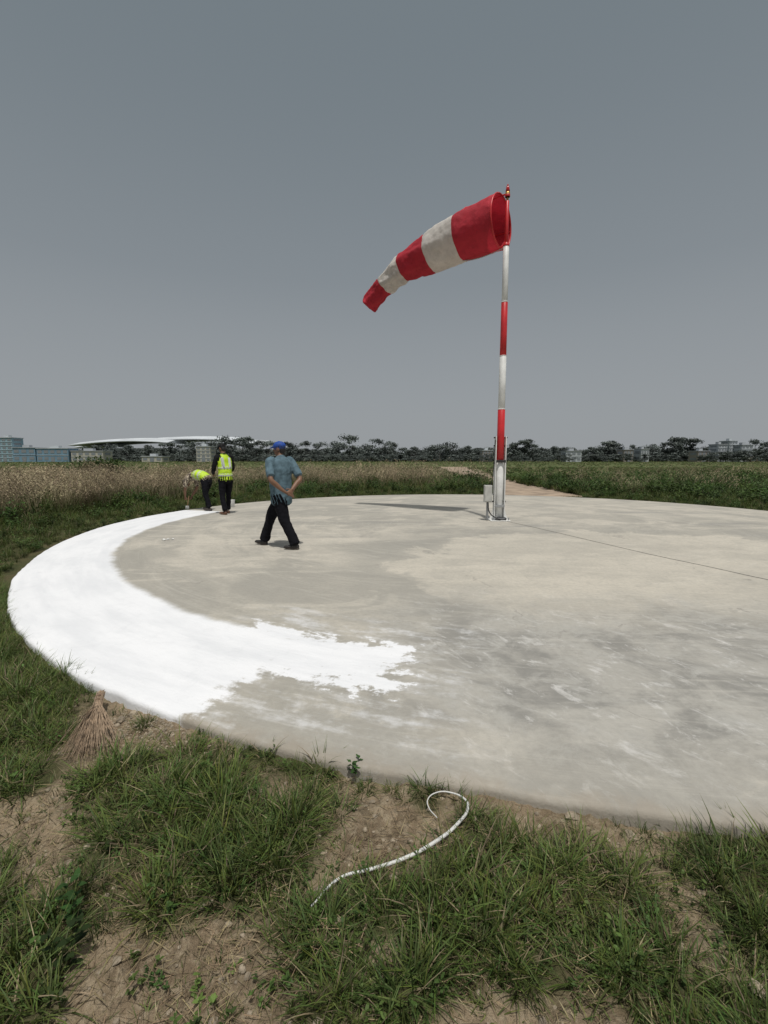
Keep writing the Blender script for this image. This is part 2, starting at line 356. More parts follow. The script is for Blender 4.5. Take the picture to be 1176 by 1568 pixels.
def scatter(name,P,rot,scl,idx,coll):
    me=D.meshes.new(name); me.vertices.add(len(P)); me.vertices.foreach_set('co',np.asarray(P,np.float32).ravel())
    a=me.attributes.new('rot','FLOAT_VECTOR','POINT'); a.data.foreach_set('vector',np.asarray(rot,np.float32).ravel())
    a=me.attributes.new('scl','FLOAT_VECTOR','POINT'); a.data.foreach_set('vector',np.asarray(scl,np.float32).ravel())
    a=me.attributes.new('idx','INT','POINT'); a.data.foreach_set('value',np.asarray(idx,np.int32))
    o=D.objects.new(name,me); link(o)
    ng=D.node_groups.new(name+'_nodes','GeometryNodeTree')
    ng.interface.new_socket('Geometry',in_out='INPUT',socket_type='NodeSocketGeometry'); ng.interface.new_socket('Geometry',in_out='OUTPUT',socket_type='NodeSocketGeometry')
    nn=ng.nodes; gi=nn.new('NodeGroupInput'); go=nn.new('NodeGroupOutput'); ip=nn.new('GeometryNodeInstanceOnPoints'); ci=nn.new('GeometryNodeCollectionInfo')
    ci.inputs['Collection'].default_value=coll; ci.inputs['Separate Children'].default_value=True; ci.inputs['Reset Children'].default_value=True
    def na(nm,ty):
        q=nn.new('GeometryNodeInputNamedAttribute'); q.data_type=ty; q.inputs[0].default_value=nm
        return [s for s in q.outputs if s.enabled and s.name=='Attribute'][0]
    e=nn.new('FunctionNodeEulerToRotation'); L=ng.links.new
    L(na('rot','FLOAT_VECTOR'),e.inputs[0]); L(e.outputs[0],ip.inputs['Rotation']); L(na('scl','FLOAT_VECTOR'),ip.inputs['Scale'])
    L(na('idx','INT'),ip.inputs['Instance Index']); ip.inputs['Pick Instance'].default_value=True
    L(gi.outputs[0],ip.inputs['Points']); L(ci.outputs[0],ip.inputs['Instance']); L(ip.outputs[0],go.inputs[0])
    md=o.modifiers.new('scatter','NODES'); md.node_group=ng
    return o
def rotz(n,tilt=.12):
    r=np.zeros((n,3)); r[:,2]=rng.uniform(0,6.283,n); r[:,0]=rng.normal(0,tilt,n); r[:,1]=rng.normal(0,tilt,n); return r
def sc3(s,zf=None):
    s=np.asarray(s); z=s if zf is None else s*zf
    return np.stack([s,s,z],-1)

cn=D.collections.new('near_grass_kinds')
for i in range(6): tuft(cn,'a%02d_tuft'%i,34,.20,.0054,.05,dry=.14,lean=.8,curl=1.6)
for i in range(3): tuft(cn,'b%02d_tuft'%i,18,.08,.004,.06,dry=.3,lean=1.0,curl=1.0,bright=1.05)
for i in range(3): leafy(cn,'c%02d_weed'%i,5,.07,.02)
for i in range(3): litter(cn,'d%02d_litter'%i,26)
def broom_zone(x,y):
    bx=x+1.74; by=y-2.68; al=bx*.43-by*.90; ac=bx*.90+by*.43
    return (al>-.05)&(al<.66)&(np.abs(ac)<.05+.12*np.clip(al/.6,0,1))
n=26000
x=rng.uniform(-5,4.5,n); y=rng.uniform(-.6,5.3,n)
m_=(pad_r(x,y)>PR+.015)&~broom_zone(x,y)
dm=gmask(x,y); keep=m_&(rng.random(n)<np.clip((dm-.22)*1.5,0,1)**1.2*.8)
x1,y1,d1_=x[keep],y[keep],dm[keep]
k=len(x1); s=rng.uniform(.4,1.1,k)*(.42+.65*np.clip(d1_,0,1)); s=np.where(pad_r(x1,y1)<PR+.12,s*.75,s)
id1=rng.integers(0,6,k); sel=rng.random(k); id1=np.where(sel>.88,rng.integers(9,12,k),id1)
n2=8000; x=rng.uniform(-4,3.5,n2); y=rng.uniform(.3,4.5,n2)
kk=(pad_r(x,y)>PR+.01)&(fbm(x*4,y*4,33)>.40)&~broom_zone(x,y); x2,y2=x[kk],y[kk]
k2=len(x2); s2=rng.uniform(.3,1.,k2); id2=np.where(rng.random(k2)>.86,rng.integers(9,12,k2),rng.integers(6,9,k2))
n4=3000; x=rng.uniform(-4,3.5,n4); y=rng.uniform(.3,4.5,n4); kk=(pad_r(x,y)>PR+.12); x4,y4=x[kk],y[kk]; k4=len(x4); s4=rng.uniform(.6,1.2,k4); id4=rng.integers(12,15,k4)
k3=420; th=rng.uniform(math.radians(205),math.radians(285),k3); ro=PR+rng.uniform(.01,.10,k3); x3=PC[0]+ro*np.cos(th); y3=PC[1]+ro*np.sin(th); ok=fbm(x3*5,y3*5,12)>.50; x3,y3=x3[ok],y3[ok]; k3=len(x3); s3=rng.uniform(.25,.6,k3); id3=rng.integers(0,9,k3)
xa=np.concatenate([x1,x2,x3,x4]); ya=np.concatenate([y1,y2,y3,y4]); sa=np.concatenate([s,s2,s3,s4]); ia=np.concatenate([id1,id2,id3,id4])
ra=rotz(len(xa),.15); ra[ia>=12,:2]*=.3
scatter('foreground_grass',np.stack([xa,ya,gh(xa,ya)],-1),ra,sc3(sa),ia,cn)

cf=D.collections.new('field_grass_kinds')
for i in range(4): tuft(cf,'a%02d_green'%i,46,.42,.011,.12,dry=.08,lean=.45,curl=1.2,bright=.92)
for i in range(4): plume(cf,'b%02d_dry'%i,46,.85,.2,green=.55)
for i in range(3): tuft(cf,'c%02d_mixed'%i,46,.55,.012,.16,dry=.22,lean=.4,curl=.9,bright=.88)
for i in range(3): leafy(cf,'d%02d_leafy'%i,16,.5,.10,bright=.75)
def field(n,ylo,yhi,scale,pw=1.):
    u=rng.random(n); y=ylo+(yhi-ylo)*u**pw; hw=.95*y+7; x=rng.uniform(-1,1,n)*hw
    return x,y
P=[];I=[];S=[]
n=10000; th=rng.uniform(0,2*math.pi,n); ro=PR+.04+rng.random(n)**1.3*4.2; x=PC[0]+ro*np.cos(th); y=PC[1]+ro*np.sin(th)
ok=(y>4.6)&(path_d(x,y)>0)&((np.abs(x)<14)); x,y,ro=x[ok],y[ok],ro[ok]
k=len(x); ii=np.where(rng.random(k)<.12,rng.integers(8,11,k),rng.integers(0,4,k)); ii=np.where(rng.random(k)<.10,rng.integers(11,14,k),ii)
s=rng.uniform(.4,.85,k)*np.clip(.42+(ro-PR)*.33,.42,1.1)
P.append(np.stack([x,y],-1));I.append(ii);S.append(s)
def zone(x,y):
    n_=fbm(x*.25,y*.25,21); n2_=fbm(x*.5,y*.9,25)
    ro=pad_r(x,y)
    q=x/y
    left=np.clip((-.36-q)/.12,0,1)*(y>7.5)*np.clip((27-y)/3,0,1)*(ro>PR+1.0+n_*1.6)
    dry=.03+.78*left*np.clip((n2_-.33)*4,0.10,1)
    mid=(q>-.42)&(q<.12)&(y>22)&(y<32)
    dry=np.where(mid,np.maximum(dry,.65*np.clip((n2_-.46)*6,0,1)),dry)
    return dry
for (n,a0,a1,pw) in [(15000,4.5,30,.75),(14000,28,80,.75),(14000,75,260,.7)]:
    x,y=field(n,a0,a1,1,pw); ok=(pad_r(x,y)>PR+2.2)&(path_d(x,y)>0)&~((y<5.5)&(x>-6))
    x,y=x[ok],y[ok]; k=len(x); dr=zone(x,y)
    isd=rng.random(k)<dr; rt=rng.random(k)
    leafp=np.where((x>4)&(y<60),.35,.14)
    ii=np.where(isd,rng.integers(4,8,k),np.where(rt<leafp,rng.integers(11,14,k),np.where(rt<.35,rng.integers(8,11,k),rng.integers(0,4,k))))
    s=rng.uniform(.7,1.15,k)*np.where(y>75,1.5,np.where(y>28,1.2,1.))
    s=s*(.65+.75*fbm(x*.3,y*.3,40))
    s=s*np.where((y>34),.75,1.)
    P.append(np.stack([x,y],-1));I.append(ii);S.append(s)
P=np.concatenate(P);I=np.concatenate(I);S=np.concatenate(S)
zf=np.where(P[:,1]>34,.5,1.)
scatter('field_grass',np.stack([P[:,0],P[:,1],np.full(len(P),-.07)],-1),rotz(len(P),.1),sc3(S,zf),I,cf)

sc_=D.collections.new('shrub_kind')
leafy(sc_,'shrub_proto',60,1.,.16,bright=.55)
q=rng.normal(0,1,(14,2))*[.9,.5]+[-21.5,34]; scatter('field_shrub',np.c_[q,np.full(14,-.05)],rotz(14,.2),sc3(rng.uniform(.8,1.5,14)),np.zeros(14),sc_)

def weed_plant(name,loc,h,seed,leaf,br_=1.):
    random.seed(seed); V=[];Fc=[];C=[]
    for st in range(3):
        az0=random.uniform(0,6.28); base=np.array([0,0,0.]); l=h*random.uniform(.7,1.)
        tip=add_blade(V,Fc,C,base,az0,l,.007,random.uniform(0,.25),.2,np.array([.06,.08,.02]),np.array([.07,.12,.03]),4)
        for j in range(8):
            u=.25+.75*j/7; p=base*(1-u)+tip*u; az_=j*2.4+random.random(); el=.45
            d_=np.array([math.cos(az_)*math.cos(el),math.sin(az_)*math.cos(el),math.sin(el)]); s_=np.array([-math.sin(az_),math.cos(az_),0]); ll=leaf*random.uniform(.7,1.1); ww=ll*.22; m0=len(V); kk=random.uniform(.7,1.3)*br_
            cc=np.array([.05,.105,.025])*kk
            for q_,(u1,wd) in enumerate([(0,.1),(.3,.95),(.65,.8)]):
                for sg in (-1,1): V.append(p+d_*ll*u1+s_*ww*wd*sg+np.array([0,0,[0,.005,-.002][q_]])); C.append(cc)
            V.append(p+d_*ll*.98-np.array([0,0,ll*.15])); C.append(cc)
            Fc+=[(m0,m0+1,m0+3,m0+2),(m0+2,m0+3,m0+5,m0+4),(m0+4,m0+5,m0+6)]
    o=mesh_np(name,V,Fc,[fm],cols=np.array(C)); o.location=loc; return o
weed_plant('broadleaf_weed',(-.13,2.05,-.07),.10,5,.038,.75)
for i,(a_,b_) in enumerate([(-1.02,1.33),(-.93,1.18),(-1.12,1.1)]): weed_plant('broadleaf_weed',(a_,b_,-.07),.15,20+i,.045,.65)
random.seed(11)

# ------------------------------------------------------------ distant treeline
tm=foliage_mat('distant_foliage',0.,.25)
ct=D.collections.new('tree_kinds')
TC=np.array([.098,.115,.106])  # leaf green greyed: distance haze painted into the colour
for i in range(7):
    V=[];Fc=[];C=[]
    tr=6
    for lv,(z,r) in enumerate([(0,.03),(.25,.022),(.55,.012)]):
        for k in range(tr): V.append(np.array([math.cos(k*math.pi/3)*r,math.sin(k*math.pi/3)*r,z])); C.append(np.array([.08,.075,.07]))
    for lv in range(2):
        for k in range(tr): a0=lv*tr+k;a1=lv*tr+(k+1)%tr; Fc.append((a0,a1,a1+tr,a0+tr))
    nc=random.randint(16,22); wide=random.uniform(.34,.62)
    for c_ in range(nc):
        a0=random.uniform(0,6.28); rr_=wide*random.random()**.6; cz=random.uniform(.20,.86); 
        cx,cy=math.cos(a0)*rr_*(1.2-cz*.7),math.sin(a0)*rr_*(1.2-cz*.7); cr=random.uniform(.08,.18); kk=random.uniform(.6,1.35)
        n0=len(V); V+=[np.array([0,0,.25]),np.array([.015,0,.25]),np.array([cx,cy,cz])]; C+=[np.array([.08,.075,.07])]*3; Fc.append((n0,n0+1,n0+2))
        for q_ in range(85):
            dv=np.array([random.gauss(0,1) for _ in range(3)]); dv/=np.linalg.norm(dv); p=np.array([cx,cy,cz])+dv*cr*np.array([1.2,1.2,.8])*random.random()**.45*random.choice([1,1,1,1.25])
            e1=np.array([random.gauss(0,1) for _ in range(3)]); e1/=np.linalg.norm(e1); e2=np.cross(e1,dv); s_=random.uniform(.015,.038); n0=len(V)
            V+=[p-e1*s_,p-e2*s_,p+e1*s_,p+e2*s_]; C+=[TC*kk*random.uniform(.8,1.2)]*4; Fc.append((n0,n0+1,n0+2,n0+3))
    proto(ct,'t%02d'%i,V,Fc,C,tm)
T=[]
def X_at(px,yd): return (px-588)/700*yd
peaks=[(175,680),(200,684),(235,683),(262,681),(285,683),(300,680),(330,676),(352,670),(375,673),(395,678),(415,680),(445,679),(470,679),(490,681),(515,676),(537,671),(562,680),(583,676),(602,681),(635,686),(655,687),(672,684),(692,679),(712,685),(732,687),(780,680),(800,677),(812,682),(845,686),(870,688),(905,686),(925,679),(938,681),(965,684),(985,685),(1010,680),(1035,673),(1048,676),(1072,684),(1100,686),(1150,677),(1165,680),(1185,678),(150,684),(-30,684),(-80,680),(1210,680),(1260,684),(1300,676)]
for px,row in peaks:
    yd=random.uniform(275,300); h=(703-row)/700*yd+1.5
    T.append((X_at(px,yd),yd,h*1.22,random.uniform(.9,1.4)))
for i in range(520):
    px=random.uniform(-250,1450); yd=random.uniform(300,370); h=random.uniform(7,11) if not (-300<px<125) else random.uniform(4,6)
    T.append((X_at(px,yd),yd,h,random.uniform(1.1,1.8)))
for i in range(420):
    px=random.uniform(-250,1450); yd=random.uniform(258,290); T.append((X_at(px,yd),yd,random.uniform(2.5,5.),random.uniform(1.6,2.8)))
for px in (1084,1096,1114,1132,1142,1172,1190,1215,955,982,745,1066,1104,1124,868,1076):
    T.append((X_at(px,250),250,random.uniform(4.5,7.5),random.uniform(1.2,1.8)))
T=np.array(T); k=len(T)
scl=np.stack([T[:,2]*T[:,3],T[:,2]*T[:,3],T[:,2]],-1)
scatter('distant_tree_line',np.stack([T[:,0],T[:,1],np.full(k,-.3)],-1),rotz(k,0.),scl,rng.integers(0,7,k),ct)

# ------------------------------------------------------------ distant buildings
glass=mat('window_glass',(.23,.25,.27),.4)  # glass lightened, low contrast from distance haze put into its colour
def box(V,Fc,FM,x0,x1,y0,y1,z0,z1,mi):
    n=len(V); V+= [(x0,y0,z0),(x1,y0,z0),(x1,y1,z0),(x0,y1,z0),(x0,y0,z1),(x1,y0,z1),(x1,y1,z1),(x0,y1,z1)]
    for f in [(0,3,2,1),(4,5,6,7),(0,1,5,4),(1,2,6,5),(2,3,7,6),(3,0,4,7)]: Fc.append(tuple(n+i for i in f)); FM.append(mi)
def building(name,px0,px1,row,yd,wall,roofc,floors,base_row=706,bays=None):
    x0,x1=X_at(px0,yd),X_at(px1,yd); h=(705-row)/700*yd+1.0; w_=x1-x0; d_=max(8,w_*.5)
    root=empty(name,((x0+x1)/2,yd,0))
    V=[];Fc=[];FM=[]; box(V,Fc,FM,-w_/2,w_/2,0,d_,-.2,h,0); mesh_np('walls',V,Fc,[wall],parent=root)
    V=[];Fc=[];FM=[]; box(V,Fc,FM,-w_/2-.3,w_/2+.3,-.3,d_+.3,h+.01,h+.35,0)
    box(V,Fc,FM,-w_*.2,w_*.1,d_*.3,d_*.6,h+.36,h+1.6,0); mesh_np('roof',V,Fc,[roofc],parent=root)
    V=[];Fc=[];FM=[]; nb=bays or max(3,int(w_/3)); fh=h/floors
    for f in range(floors):
        for k_ in range(nb):
            cx=-w_/2+(k_+.5)*w_/nb; ww=w_/nb*.32
            box(V,Fc,FM,cx-ww,cx+ww,-.08,-.01,f*fh+fh*.3,f*fh+fh*.75,0)
    for f in range(floors):
        for sd_ in (-1,1):
            xx=sd_*w_/2; box(V,Fc,FM,min(xx,xx+sd_*.08),max(xx,xx+sd_*.08),d_*.2,d_*.8,f*fh+fh*.3,f*fh+fh*.75,0)
    mesh_np('windows',V,Fc,[glass],parent=root)
    V=[];Fc=[];FM=[]; box(V,Fc,FM,-1,1,-.12,-.09,0,2.4,0); mesh_np('door',V,Fc,[glass],parent=root)
    V=[];Fc=[];FM=[]
    for f in range(1,floors): box(V,Fc,FM,-w_/2-.1,w_/2+.1,-.15,-.02,f*fh-.1,f*fh+.1,0)
    if floors>1: mesh_np('floor_bands',V,Fc,[roofc],parent=root)
    return root
wc=mat('pale_render',(.46,.49,.51),.8,scale=.2); bl=mat('blue_cladding',(.17,.28,.37),.6,scale=.2); cy=mat('teal_cladding',(.25,.38,.44),.6,scale=.2)
be=mat('cream_render',(.45,.43,.37),.8,scale=.2); gr=mat('grey_roof',(.37,.39,.41),.6,scale=.2); brn=mat('brown_render',(.28,.25,.22),.8,scale=.2)
building('office_building',4,28,672,248,cy,wc,6)
building('hangar_building',28,62,687,247,bl,gr,2); building('hangar_building',64,112,688,247,bl,wc,2)
building('airport_shed',-60,0,690,247,bl,gr,1)
building('low_building',116,164,692,247,be,gr,2); building('low_building',222,253,700,245,be,wc,1)
building('apartment_block',305,326,685,252,be,wc,4)
building('small_house',737,752,691,252,brn,wc,3); building('small_house',863,886,692,256,wc,gr,2)
building('small_house',950,964,690,256,brn,gr,2); building('small_house',976,988,689,258,wc,gr,2)
building('apartment_block',1092,1105,682,258,wc,gr,5); building('apartment_block',1108,1120,677,266,wc,wc,6); building('apartment_block',1127,1144,683,260,wc,gr,4)
building('low_building',1062,1080,692,256,brn,gr,2); building('apartment_block',1185,1230,688,260,wc,gr,4)
# airport terminal with long low curved roofs
troot=empty('airport_terminal',(0,430,0)); roofm=mat('white_metal_roof',(.52,.55,.575),.7,scale=.05)
def swept(px0,px1,row,yy,dep,amp,lo):
    x0,x1=X_at(px0,430),X_at(px1,430); h=(705-row)/700*430+1.5; V=[];Fc=[]
    nn=40
    for i in range(nn+1):
        u=i/nn; xx=x0+(x1-x0)*u; z=h-amp*(1-math.sin(math.pi*(lo+(1-lo)*u)*.62+.35))
        for dy,dz in ((0,-4.6),(0,-4.1),(dep*.3,-1.),(dep*.55,0),(dep,-3),(dep,-4.5)): V.append((xx,yy+dy,z+dz))
    for i in range(nn):
        for j in range(5): a_=i*6+j; Fc.append((a_,a_+6,a_+7,a_+1))
        Fc.append((i*6,i*6+5,i*6+11,i*6+6))
    Fc.append((0,1,2,3,4,5)); e_=nn*6; Fc.append((e_+5,e_+4,e_+3,e_+2,e_+1,e_))
    mesh_np('roof',V,Fc,[roofm],parent=troot)
swept(112,262,671,0,60,6,0); swept(222,352,667,16,60,5,.25); swept(330,392,672,30,60,4,.3); swept(96,150,677,22,40,3,0)
V=[];Fc=[];FM=[]; box(V,Fc,FM,X_at(124,430),X_at(385,430),8,60,-.2,11.8,0); mesh_np('facade',V,Fc,[gr],parent=troot)
V=[];Fc=[];FM=[]
for i in range(41):
    xx=X_at(125+i*6.3,430); box(V,Fc,FM,xx,xx+2.6,7.8,7.97,2,11,0)
mesh_np('windows',V,Fc,[glass],parent=troot)

# ------------------------------------------------------------ mast + windsock
red=mat('red_gloss_paint',(.58,.025,.03),.4,var=.2,scale=3); whp=mat('white_gloss_paint',(.76,.76,.74),.45,var=.15,scale=4)
black=mat('black_rubber',(.02,.02,.02),.6); galv=mat('galvanised_steel',(.42,.43,.44),.45,.6); brass=mat('brass_fitting',(.45,.28,.08),.4,.6); lens=mat('red_lamp_lens',(.45,.02,.02),.2)
cab=mat('grey_cabinet_paint',(.50,.50,.47),.5)
def cyl(name,p0,p1,r0,r1,m,parent,seg=24,bev=.003):
    p0=Vector(p0);p1=Vector(p1); ax=(p1-p0); L=ax.length; q=ax.to_track_quat('Z','Y')
    V=[];Fc=[]; lv=[(0,r0-bev),(bev,r0),(L-bev,r1),(L,r1-bev)]
    for z,r in lv:
        for i in range(seg): a_=2*math.pi*i/seg; V.append(p0+q@Vector((r*math.cos(a_),r*math.sin(a_),z)))
    for k in range(3):
        for i in range(seg): a0=k*seg+i;a1=k*seg+(i+1)%seg; Fc.append((a0,a1,a1+seg,a0+seg))
    Fc.append(tuple(range(seg))[::-1]); Fc.append(tuple(range(3*seg,4*seg)))
    o=mesh_np(name,V,Fc,[m],parent=parent); 
    o.data.polygons.foreach_set('use_smooth',np.array([len(p.vertices)==4 for p in o.data.polygons]))
    return o
def bbox(name,c,s,m,parent,bev=.004):
    V=[];Fc=[];FM=[]; box(V,Fc,FM,c[0]-s[0]/2,c[0]+s[0]/2,c[1]-s[1]/2,c[1]+s[1]/2,c[2]-s[2]/2,c[2]+s[2]/2,0)
    o=mesh_np(name,V,Fc,[m],parent=parent); md=o.modifiers.new('bevel','BEVEL'); md.width=bev; md.segments=2; return o
def curve(name,pts,r,m,parent=None,radii=None,cyc=False):
    cu=D.curves.new(name,'CURVE'); cu.dimensions='3D'; cu.bevel_depth=r; cu.bevel_resolution=3; cu.resolution_u=10; cu.use_fill_caps=True
    sp=cu.splines.new('BEZIER'); sp.bezier_points.add(len(pts)-1); sp.use_cyclic_u=cyc
    for i,p in enumerate(pts):
        bp=sp.bezier_points[i]; bp.co=p; bp.handle_left_type=bp.handle_right_type='AUTO'
        if radii: bp.radius=radii[i]
    cu.materials.append(m); o=D.objects.new(name,cu); link(o,parent); return o
mast=empty('windsock_mast',(2.73,10.9,0))
bands=[(.06,1.43,whp,.088),(1.43,2.595,red,.085),(2.595,3.80,whp,.078),(3.80,4.98,red,.074),(4.98,6.19,whp,.066),(6.19,7.12,red,.04)]
for i,(z0,z1,m,r) in enumerate(bands): cyl('pole_band_%d'%i,(0,0,z0),(0,0,z1),r,r*.98,m,mast)
for z,r in ((2.6,.086),(3.8,.080),(4.98,.076)): cyl('collar',(0,0,z-.008),(0,0,z+.008),r,r,whp,mast)
cyl('collar',(0,0,6.17),(0,0,6.21),.07,.07,red,mast)
for sx_ in (-1,1):
    bbox('support_post',(sx_*.115,.0,1.0),(.022,.16,1.95),whp,mast)
for z in (.45,1.36,1.76,1.95): cyl('hinge_bolt',(-.16,0,z),(.16,0,z),.018,.018,black,mast,12)
bbox('clamp',(0,-.10,1.40),(.22,.03,.06),black,mast); bbox('clamp',(0,-.10,.35),(.22,.03,.06),galv,mast)
bbox('base_plate',(0,0,.012),(.46,.46,.022),whp,mast)
bbox('base_flange',(0,0,.05),(.30,.30,.05),galv,mast)
for sx_ in (-1,1):
    for sy in (-1,1):
        cyl('anchor_bolt',(sx_*.19,sy*.19,.02),(sx_*.19,sy*.19,.09),.014,.014,galv,mast,8)
    V=[(sx_*.128,-.006,.025),(sx_*.22,-.006,.025),(sx_*.128,-.006,.30),(sx_*.128,.006,.025),(sx_*.22,.006,.025),(sx_*.128,.006,.30)]
    mesh_np('gusset',V,[(0,1,2),(5,4,3),(0,3,4,1),(1,4,5,2),(2,5,3,0)],[whp],parent=mast)
bbox('control_cabinet',(-.27,-.02,.64),(.18,.12,.40),cab,mast,.008); bbox('cabinet_door',(-.27,-.085,.64),(.15,.008,.36),cab,mast)
bbox('cabinet_leg',(-.27,0,.22),(.05,.04,.43),galv,mast); bbox('cabinet_arm',(-.155,0,.62),(.05,.03,.03),galv,mast)
curve('cable',[(-.27,-.05,.44),(-.24,-.12,.2),(-.1,-.2,.08),(.05,-.22,.05),(.14,-.15,.06),(.04,-.13,.09),(-.1,-.14,.05),(.0,-.2,.03)],.014,black,mast)
curve('cable_up',[(-.2,-.03,.8),(-.16,-.05,1.2),(-.135,-.05,1.9)],.009,black,mast)
cyl('lamp_stem',(0,0,7.12),(0,0,7.20),.025,.025,brass,mast); cyl('lamp_base',(0,0,7.20),(0,0,7.30),.055,.05,brass,mast); cyl('lamp_glass',(0,0,7.30),(0,0,7.44),.048,.03,lens,mast,24,.02); cyl('lamp_cap',(0,0,7.44),(0,0,7.47),.02,.01,red,mast)
ws=empty('windsock',(0,0,0))
St=[((2.62,10.97,6.72),.56),((2.62-.8*.978,11.56,6.65),.525),((2.62-.8*1.818,12.06,6.51),.45),((2.62-.8*2.64,12.55,6.34),.335),((2.62-.8*3.25,12.92,6.06),.255),((2.62-.8*3.79,13.24,5.66),.235)]
def catmull(P,u):
    n=len(P)-1; k=min(int(u),n-1); f=u-k; g_=lambda i:np.array(P[max(0,min(n,i))],float)
    p0,p1,p2,p3=g_(k-1),g_(k),g_(k+1),g_(k+2)
    return .5*((2*p1)+(-p0+p2)*f+(2*p0-5*p1+4*p2-p3)*f*f+(-p0+3*p1-3*p2+p3)*f**3)
ctr=[s[0] for s in St]; rad_=[(s[1],) for s in St]
V=[];Fc=[];FM=[]; seg=96; per=26; nr=per*5+1
for i in range(nr):
    u=i/per; c=catmull(ctr,u); r=catmull(rad_,u)[0]
    tg=catmull(ctr,min(5,u+.02))-catmull(ctr,max(0,u-.02)); tg/=np.linalg.norm(tg)
    b_=min(1,u*1.2); tg=tg*b_+np.array([-.8,.6,0])*(1-b_); tg/=np.linalg.norm(tg)
    side=np.cross(tg,[0,0,1]); side/=np.linalg.norm(side); up=np.cross(side,tg)
    for j in range(seg):
        a_=2*math.pi*j/seg; ca,sa=math.cos(a_),math.sin(a_)
        wr=.012*math.sin(a_*7+u*2.2)*min(1,u)+.03*mnoise.noise(Vector((ca*1.6+u*1.1,sa*1.6,u*2.6)))*min(1,u*2)+.014*mnoise.noise(Vector((ca*5,sa*5,u*9)))
        if u>2.4: wr+=.022*math.sin(a_*3+u*6)*(u-2.4)/2.6 - .02*max(0,-sa)*math.sin(u*11)
        wr-=.010*math.exp(-((u-round(u))/.03)**2)
        q_=c+(side*ca+up*sa)*(r+wr)
        V.append(q_)
for i in range(nr-1):
    for j in range(seg):
        a0=i*seg+j;a1=i*seg+(j+1)%seg; Fc.append((a0,a1,a1+seg,a0+seg)); FM.append((i//per)%2)
def cloth(name,c,tr):
    m,t,b=newmat(name); tc=t.n('ShaderNodeTexCoord').outputs['Object']
    f=t.mr(t.noise(tc,1.4,6,.6),.35,.75); f2=t.mr(t.noise(tc,9,6,.7),.45,.75,0,.5)
    cc=t.mix(f,c,tuple(v*.72 for v in c)); cc=t.mix(f2,cc,tuple(v*.6 for v in c)); t.put(b.inputs['Base Color'],cc); b.inputs['Roughness'].default_value=.75
    tl=t.n('ShaderNodeBsdfTranslucent'); t.put(tl.inputs[0],cc); ms=t.n('ShaderNodeMixShader'); ms.inputs[0].default_value=tr; t.put(ms.inputs[1],b.outputs[0]); t.put(ms.inputs[2],tl.outputs[0])
    bn=t.n('ShaderNodeBump'); bn.inputs['Strength'].default_value=.6; bn.inputs['Distance'].default_value=.03; t.put(bn.inputs['Height'],t.noise(tc,6,5,.6,.5)); t.put(b.inputs['Normal'],bn.outputs[0])
    t.put(m.node_tree.nodes['Material Output'].inputs[0],ms.outputs[0]); return m
redc=cloth('red_nylon',(.54,.024,.045),.25); whc=cloth('white_nylon',(.78,.75,.70),.28)
mesh_np('fabric_sleeve',V,Fc,[redc,whc],smooth=True,parent=ws,fmat=FM)
def ring3(name,c,nrm,r,th,m):
    nrm=Vector(nrm).normalized(); s_=nrm.cross(Vector((0,0,1))).normalized(); u_=s_.cross(nrm)
    curve(name,[Vector(c)+s_*r*math.cos(2*math.pi*i/16)+u_*r*math.sin(2*math.pi*i/16) for i in range(16)],th,m,ws,cyc=True)
dn=(-.8,.6,0); c0=Vector((2.62,10.97,6.72)); ring3('mouth_ring',c0,dn,.56,.018,red)
ring3('inner_ring',c0+Vector(dn)*.75,dn,.50,.012,red)
for a_ in (90,-90,0,180):
    v=Vector((.6,.8,0))*math.cos(rad(a_))+Vector((0,0,1))*math.sin(rad(a_))
    curve('frame_rod',[c0+v*.555,c0+v*.52+Vector(dn)*.4,c0+v*.495+Vector(dn)*.75],.010,red,ws)
for z in (.55,-.53):
    curve('swivel_arm',[Vector((2.73,10.9,6.72+z)),c0+Vector((0,0,z))],.018,red,ws)
cyl('swivel_collar',(2.73,10.9,6.14),(2.73,10.9,6.24),.06,.06,red,ws); cyl('swivel_collar_top',(2.73,10.9,7.2),(2.73,10.9,7.25),.056,.056,red,ws)
curve('stay_wire',[Vector((2.73,10.9,6.16)),c0+Vector((-.45,.33,-.64)),c0+Vector((-.8,.6,-.58))],.010,galv,ws)

curve('ground_cable',[(2.85,10.75,.004),(3.05,10.2,.004),(3.41,9.08,.004),(3.8,7.8,.004),(4.09,6.88,.004),(4.4,6.1,.004),(4.64,5.43,.004),(5.3,4.2,.004),(6.6,3.0,.004)],.003,mat('faded_cable',(.22,.21,.19),.7))

# ------------------------------------------------------------ white strap in grass
tp=mat('white_plastic_strap',(.62,.62,.60),.5,var=.12,scale=3)
hp=[(-.24,1.36,-.06),(-.156,1.465,-.03),(-.042,1.505,-.02),(.077,1.55,-.02),(.194,1.62,-.02),(.297,1.71,-.02),(.357,1.80,-.03),(.351,1.84,-.015),(.293,1.875,-.01),(.232,1.875,-.01),(.19,1.84,-.015),(.19,1.80,-.03),(.22,1.75,-.05)]
hp=[(p[0],p[1],max(p[2],float(gh(np.array([p[0]]),np.array([p[1]]))[0])+.024)) for p in hp]
curve('white_strap',hp,.0062,tp,radii=[.5,.8,1,1.1,1.15,1.1,.95,.75,.55,.45,.4,.35,.3])

